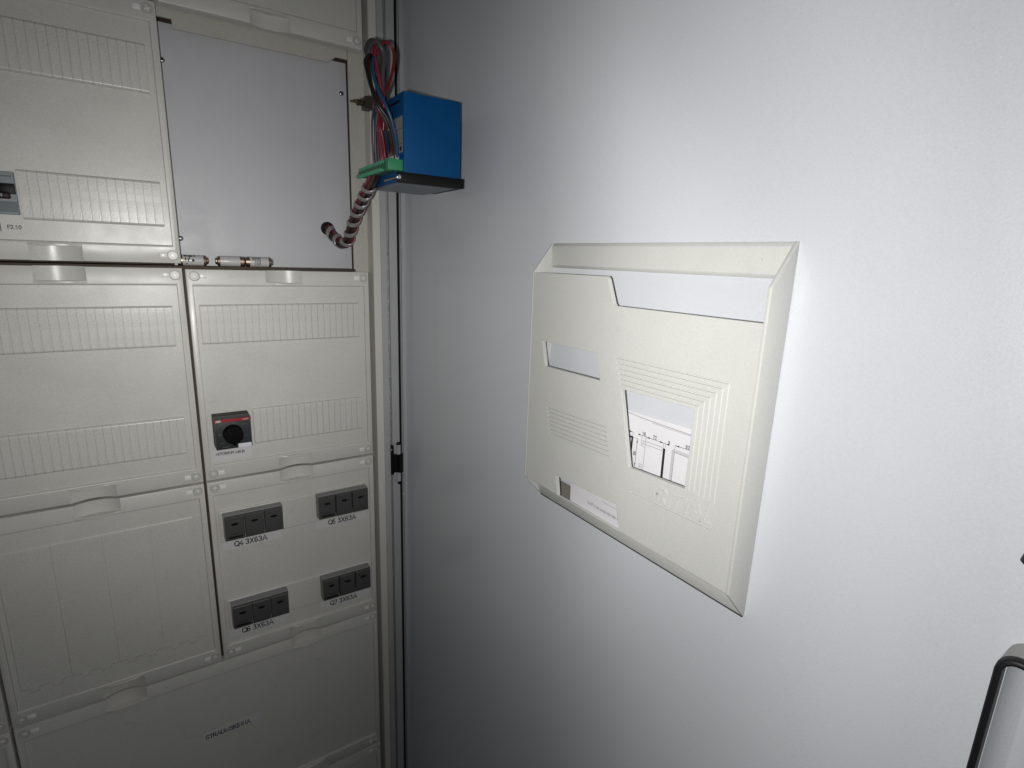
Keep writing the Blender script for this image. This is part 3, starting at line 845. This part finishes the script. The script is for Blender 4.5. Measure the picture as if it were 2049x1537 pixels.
hg = thing('door_hinge', (290, -4, -330), 'black and grey barrel hinge between the post and the open door', 'hinge')
bm = bmesh.new(); box(bm, 280.9, 285.6, -4, 2, -347, -293, 0.6, 1); box(bm, 285, 296.5, -6, 2, -343, -309, 0.8, 1); finish(bm, 'leaf', M_black, hg)
bm = bmesh.new(); box(bm, 286, 290, -4.2, 2, -309, -290.5, 0.5, 1); cyl(bm, (293.3, -5.5, -309), (0, 0, 1), 4, 17, 18); finish(bm, 'knuckle', M_post, hg)
bm = bmesh.new(); box(bm, 286, 290, -4.2, 2, -357, -343, 0.5, 1); cyl(bm, (293.3, -5.5, -359), (0, 0, 1), 4, 16, 18); finish(bm, 'knuckle', M_post, hg)
bm = bmesh.new(); cyl(bm, (293.6, -5.5, -292), (0, 0, 1), 3.4, 4, 16, bev=0.8); cyl(bm, (294.2, -5.5, -359), (0, 0, -1), 2.8, 6.5, 16, bev=0.8); cyl(bm, (296.5, -6, -343), (0, 0, 1), 4.6, 34, 18); finish(bm, 'pin', M_black, hg)
bm = bmesh.new(); bmesh.ops.create_icosphere(bm, subdivisions=2, radius=1.6, matrix=Matrix.Translation((281.3, -4.2, -300))); finish(bm, 'rivet', M_steel, hg)

# ---------------------------------------------------------- document pocket on the door
pk = thing('document_pocket', D(517, 0, -95), 'cream plastic document pocket with cut-out windows fixed to the door', 'document pocket')
SL, SR, ZB, ZT, DP = 388.2, 647.0, -233.0, 45.1, 25.0
def slab(name, prof, s0, s1, bev=0.8):        # profile in (n,z), swept along s
    bm = bmesh.new()
    loft(bm, [[(s0, n, z) for n, z in prof], [(s1, n, z) for n, z in prof]])
    if bev: bmesh.ops.bevel(bm, geom=list(bm.edges), offset=bev, segments=2, profile=0.5, affect='EDGES')
    return finish(todoor(bm), name, M_pocket, pk, None, 24)
side = [(0, ZB), (0, ZT), (2, ZT), (DP+0.3, 15.5), (DP+0.3, -207), (2, ZB)]
slab('side_wall', side, SL, SL+2.6)
slab('side_wall', side, SR-3.0, SR)
slab('top_strip', [(0, 20.5), (0, ZT-0.2), (1.2, ZT-0.2), (3.4, ZT-3.4), (3.4, 23.2), (1.0, 20.5)], SL+2, SR-2.4, 0.5)
slab('bottom_strip', [(0, ZB+0.4), (2.4, ZB+0.4), (3.4, ZB+1.2), (7.4, -219.6), (6.4, -218.6), (5.6, -218.6), (2.6, -229), (0, -230)], SL+2, SR-2.4, 0.3)
slab('panel_lip', [(21.2, -206.6), (24.7, -206.6), (24.2, -208.2), (22.6, -208.9), (21.2, -208.9)], SL+2.4, 447, 0)
slab('panel_lip', [(21.2, -206.4), (24.7, -206.4), (24.2, -208.0), (22.6, -208.7), (21.2, -208.7)], 535.6, SR-2.6, 0)
outline = [(SL+0.4, 15.3), (496.2, 15.8), (498.2, 13.8), (506.6, -7.0), (508.6, -8.4), (SR-1, -7.9), (SR-1, -206.6), (535.4, -207.2), (528.6, -184.2), (443.4, -187.6), (447.2, -207.2), (SL+0.4, -207.4)]
outline[2:4] = [(498.3, 13.6), (506.8, -6.6)]
w1 = [(410, -52.8), (491.2, -52.2), (497, -76.2), (416, -77.6)]
w2 = [(524.2, -78.2), (599, -77.4), (598.6, -141.6), (540, -144.6)]
def dplane(nc): return lambda a, b, d: D(a, nc+d, b)
grooves = []
ribs = []
for i in range(6):
    z, xr = -51.9-4.35*i, 626-4.5*i
    xl = 514.2+1.6*i
    g = 1.0
    grooves.append([(xl, z), (xr-1.0, z), (xr-1.0, z-0.85), (xl+0.2, z-0.85)])
    ribs.append((xr, z-0.3, -143.2+0.45*i))
for i in range(7):
    z = -119.4-4.25*i
    grooves.append([(422.7+1.15*i, z), (509+1.05*i, z+2.9), (509+1.05*i, z+2.9-0.8), (422.7+1.15*i, z-0.8)])
und = [(544.4, -164.5), (625.4, -163.2), (625.2, -164.6), (544.6, -165.9)]
bm = curve_mesh([outline, w1, w2], 1.0, 0.25, dplane(22.1))
bm2 = curve_mesh([outline, w1, w2]+grooves+[und], 0.60, 0.35, dplane(23.95))
tmp = bpy.data.meshes.new('tmp'); bm2.to_mesh(tmp); bm2.free(); bm.from_mesh(tmp); bpy.data.meshes.remove(tmp)
finish(bm, 'front_panel', M_pocket, pk, None, 14)
for xr, z1, z0 in ribs:                            # upright moulded ribs, their far flank catches the flash
    bm = bmesh.new()
    loft(bm, [[(xr-1.2, 24.7, z0), (xr-0.9, 25.25, z0), (xr-0.6, 25.25, z0), (xr-0.1, 24.7, z0)], [(xr-1.2, 24.7, z1), (xr-0.9, 25.25, z1), (xr-0.6, 25.25, z1), (xr-0.1, 24.7, z1)]])
    finish(todoor(bm), 'rib', M_pocket, pk, None, 60)
bm = bmesh.new(); box(bm, SL+1, SR-1, 0, 1.4, ZB-1.7, ZB+3); finish(todoor(bm), 'pocket_edge_shade', M_edgeshade, pk)  # dark strip added to draw the shaded line under the pocket's bottom edge
# raised lettering with its underline
bm = label('RITTAL', 11.6, lambda a, b, d: (571.5+a*1.30+b*0.22, 25.45+d, -161.6+b+a*0.008), 0, 0.19, 0.06)
ln_ = [(565.6, -156.2), (570.3, -156.2), (570.0, -158.2), (565.3, -158.2)]
bm.faces.new([bm.verts.new((a, 25.55, b)) for a, b in ln_])
r_ = bmesh.ops.extrude_face_region(bm, geom=list(bm.faces))
for v in [g for g in r_['geom'] if isinstance(g, bmesh.types.BMVert)]: v.co.y = 24.5
finish(todoor(bm), 'raised_lettering', M_pocket, pk, None, 30)
bm = bmesh.new(); cyl(bm, D(624.5, 3.2, 33), DNV, 1.1, 0.8, 12, 0.5); finish(bm, 'moulding_mark', M_pocket, pk)

# ---------------------------------------------------------- papers in the pocket
def sheet(name, s0, s1, z0, z1, n0, n1, rot, label, cat, m=M_paper, th=0.35, curl=0.0):
    bm = bmesh.new()
    nx, nz = 14, 10
    c, s_ = math.cos(math.radians(rot)), math.sin(math.radians(rot))
    top, bot = [], []
    sc, zc = (s0+s1)/2, (z0+z1)/2
    for j in range(nz+1):
        for i in range(nx+1):
            a = s0+(s1-s0)*i/nx-sc
            b = z0+(z1-z0)*j/nz-zc
            n = n0+(n1-n0)*j/nz+curl*math.sin(i*0.9)*(j/nz)**3
            p = (sc+a*c-b*s_, n, zc+a*s_+b*c)
            top.append(bm.verts.new((p[0], p[1]+th, p[2])))
            bot.append(bm.verts.new(p))
    for j in range(nz):
        for i in range(nx):
            q = [j*(nx+1)+i, j*(nx+1)+i+1, (j+1)*(nx+1)+i+1, (j+1)*(nx+1)+i]
            bm.faces.new([top[k] for k in q]); bm.faces.new([bot[k] for k in q][::-1])
    def wall(idx):
        for a, b in zip(idx, idx[1:]): bm.faces.new((top[a], top[b], bot[b], bot[a]))
    wall(list(range(nx+1))); wall([nz*(nx+1)+i for i in range(nx+1)])
    wall([j*(nx+1) for j in range(nz+1)]); wall([j*(nx+1)+nx for j in range(nz+1)])
    o = finish(todoor(bm), name, m, None, D(sc, n0, z0), 50)
    return tag(o, label, cat)
card = sheet('cardboard_sheet', 396, 498, -229, -205.6, 0.6, 0.6, 0, 'dark grey brown strip of card at the bottom of the pocket', 'card', M_card, 0.8)
draw = sheet('technical_drawing', 440, 642, -228, -102.2, 1.6, 1.6, 1.6, 'folded white paper with a dimensioned line drawing, behind the large pocket window', 'drawing', curl=0.25)
lett = sheet('printed_letter', 454.6, 640, -227, -158, 2.5, 2.5, 0, 'white printed paper with a line of text in the lower pocket notch', 'letter')

NP = 2.2
CS, CN, CZ = 841.9, 357.7, 27.1               # where the sheet was measured from
def onsheet(p, n0, n1): k = (CN-n1)/(CN-n0); return (CS+(p[0]-CS)*k, CZ+(p[1]-CZ)*k)
def ln(bm, pts, w_, n=NP):
    pts = [onsheet(p, 6.0 if n < 2.5 else 14.0, n) for p in pts]
    w_ = w_*1.25
    for (a, b), (c, d) in zip(pts, pts[1:]):
        v = Vector((c-a, d-b)); v.normalize()
        q = Vector((-v.y, v.x))*w_/2
        bm.faces.new([bm.verts.new((x, n, z)) for x, z in ((a+q.x, b+q.y), (c+q.x, d+q.y), (c-q.x, d-q.y), (a-q.x, b-q.y))])
def arrow(bm, p, d, l=4.0, w_=1.5, n=NP):
    p = onsheet(p, 6.0, n)
    v = Vector(d).normalized(); q = Vector((-v.y, v.x))*w_/2
    a = Vector(p); b = a-v*l
    bm.faces.new([bm.verts.new((x.x, n, x.y)) for x in (a, b+q, b-q)])
bm = bmesh.new()
ln(bm, [(505, -119.7), (524.4, -120)], 0.3); arrow(bm, (524.4, -120), (1, 0))
ln(bm, [(530.4, -124.3), (529.7, -151.3)], 0.3); arrow(bm, (530.3, -124.4), (0, 1)); arrow(bm, (529.7, -151.3), (0, -1))
ln(bm, [(532.3, -119.9), (564.5, -119.5)], 0.3); arrow(bm, (535, -119.9), (1, 0)); arrow(bm, (540, -119.9), (-1, 0)); arrow(bm, (559.5, -119.6), (1, 0)); arrow(bm, (561.4, -119.5), (-1, 0))
ln(bm, [(571.2, -117.9), (600, -117.3)], 0.3); arrow(bm, (571.3, -117.9), (-1, 0))
finish(todoor(bm), 'dimension_line', M_ink, draw)
bm = bmesh.new()
ln(bm, [(510, -125.2), (525, -124.6)], 1.5); ln(bm, [(524.3, -124), (523.6, -152)], 1.6)
finish(todoor(bm), 'heavy_line', M_ink, draw)
bm = bmesh.new(); ln(bm, [(560.5, -124), (560.6, -151)], 2.0); finish(todoor(bm), 'heavy_line', M_ink, draw)
bm = bmesh.new()
for p in ([(524.6, -119.6), (524.6, -124)], [(525, -124.5), (531, -124.3)], [(535.1, -120), (535.3, -124.4)], [(539.8, -119.5), (539.6, -152)],
          [(536.5, -124.3), (558.5, -123.6), (558.3, -126.5), (539, -126.9), (535.1, -127.7), (534.6, -128.5), (535.3, -129.2), (539.4, -129.3)], [(536.5, -124.3), (534.6, -125.6), (536.8, -126.6), (538.6, -125)],
          [(559.5, -119.5), (559.7, -123.6)], [(561.4, -119.2), (561.4, -123.6)], [(571.3, -117.2), (571.2, -152)], [(571.3, -124), (600, -123.9)],
          [(534.6, -146.4), (539.4, -146.2)], [(534.6, -146.4), (534.9, -149), (537, -148.2), (538.6, -150.6), (535.4, -151.4), (534.8, -149.4), (538, -147.4)]):
    ln(bm, p, 0.26)
for i in range(40):
    a = 572+i*0.9
    ln(bm, [(a, -124), (a+1.3, -121.3)], 0.2)
for i in range(44):
    b = -121.6-i*0.72
    ln(bm, [(568.5, b-1.2), (571.2, b)], 0.2)
finish(todoor(bm), 'thin_line', M_inkg, draw)
bm = bmesh.new()
ln(bm, [(515, -103.2), (531, -104.2), (556, -104.6), (600, -104.9)], 0.35); ln(bm, [(545, -105.6), (565, -105.9), (600, -105.4)], 0.22)
finish(todoor(bm), 'fold_line', M_inkg, draw)
def dtext(tx, s, z, size, n=NP, sx=1.0, rot=0):
    c, s_ = math.cos(math.radians(rot)), math.sin(math.radians(rot))
    s, z = onsheet((s, z), 6.0 if n < 2.5 else 14.0, n)
    return (label if all(ch in GLY for ch in tx) else text)(tx, size*(0.72 if all(ch in GLY for ch in tx) else 1), lambda a, b, d: D(s+a*sx*c-b*s_, n+d, z+a*sx*s_+b*c), 0.02)
for tx, s, z, sz, r in (('18', 535.4, -119.2, 4.2, 0), ('72', 547.6, -119.0, 4.4, 0), ('9', 564.0, -119.0, 4.2, 0), ('92', 581.6, -117.2, 4.2, 0), ('85', 529.6, -140.4, 4.0, 90)):
    finish(dtext(tx, s, z, sz, rot=r), 'lettering', M_ink, draw)
finish(dtext('/ let 07 13 eme presseti veto nuller nu', 480.6, -205.4, 4.8, 3.1, 0.60), 'lettering', M_inkg, lett)
bm = bmesh.new()
ln(bm, [(502.3, -193), (502.3, -195.4), (530, -195.0)], 0.3, 3.1)
finish(todoor(bm), 'table_line', M_inkg, lett)

# ---------------------------------------------------------- latch hardware at the outer end of the door
lt = thing('latch_housing', D(840, 0, -290), 'open grey steel latch housing with black rubber rim at the lower right', 'latch housing')
def rrect(s0, s1, z0, z1, r, n):
    pts = []
    for cx, cz, a0 in ((s1-r, z1-r, 0), (s0+r, z1-r, 90), (s0+r, z0+r, 180), (s1-r, z0+r, 270)):
        for k in range(7):
            a = math.radians(a0+15*k)
            pts.append((cx+r*math.cos(a), n, cz+r*math.sin(a)))
    return pts
A = (789.6, 900, -430, -155.5)
def ring(inset, n, r=9): return rrect(A[0]+inset, A[1]-inset, A[2]+inset, A[3]-inset, max(1.5, r-inset), n)
bm = bmesh.new(); loft(bm, [ring(0, 0), ring(0, 17.5), ring(1.2, 18.5), ring(2.8, 18.5), ring(3.4, 0.5)], False, False); finish(todoor(bm), 'rim_wall', M_rim, lt, None, 45)
bm = bmesh.new(); loft(bm, [ring(-0.2, 17.4), ring(0, 21.5), ring(1.4, 22.5), ring(3.2, 22), ring(3.6, 17.4)], False, False); finish(todoor(bm), 'rubber_rim', M_rubber, lt, None, 60)
bm = bmesh.new(); loft(bm, [ring(3.3, 1.5), ring(3.5, 1.0)], True, True); finish(todoor(bm), 'tray_floor', M_tray, lt)
bm = bmesh.new(); loft(bm, [ring(3.5, 1.2), ring(3.5, 17.0), ring(3.9, 17.0), ring(5.2, 8.0), ring(9.0, 3.0), ring(11, 1.9)], False, False); finish(todoor(bm), 'inner_lip', M_tray, lt)
kn = thing('latch_lever', D(800, 10, -108), 'black rounded lever end at the right picture edge', 'lever')
bm = bmesh.new()
pth = [D(792.0, 16, -107.5), D(794.5, 16.5, -98), D(801, 17, -82), D(818, 18, -62), D(835, 18, -50)]
tube(bm, spline(pth, 5), 4.6, 14)
finish(bm, 'grip', M_rubber, kn)
bm = bmesh.new(); cyl(bm, D(835, 0, -50), DNV, 8, 20, 20, bev=1.0); finish(bm, 'pivot', M_rim, kn)

for o in COL.objects:
    if 'o' in o: del o['o']
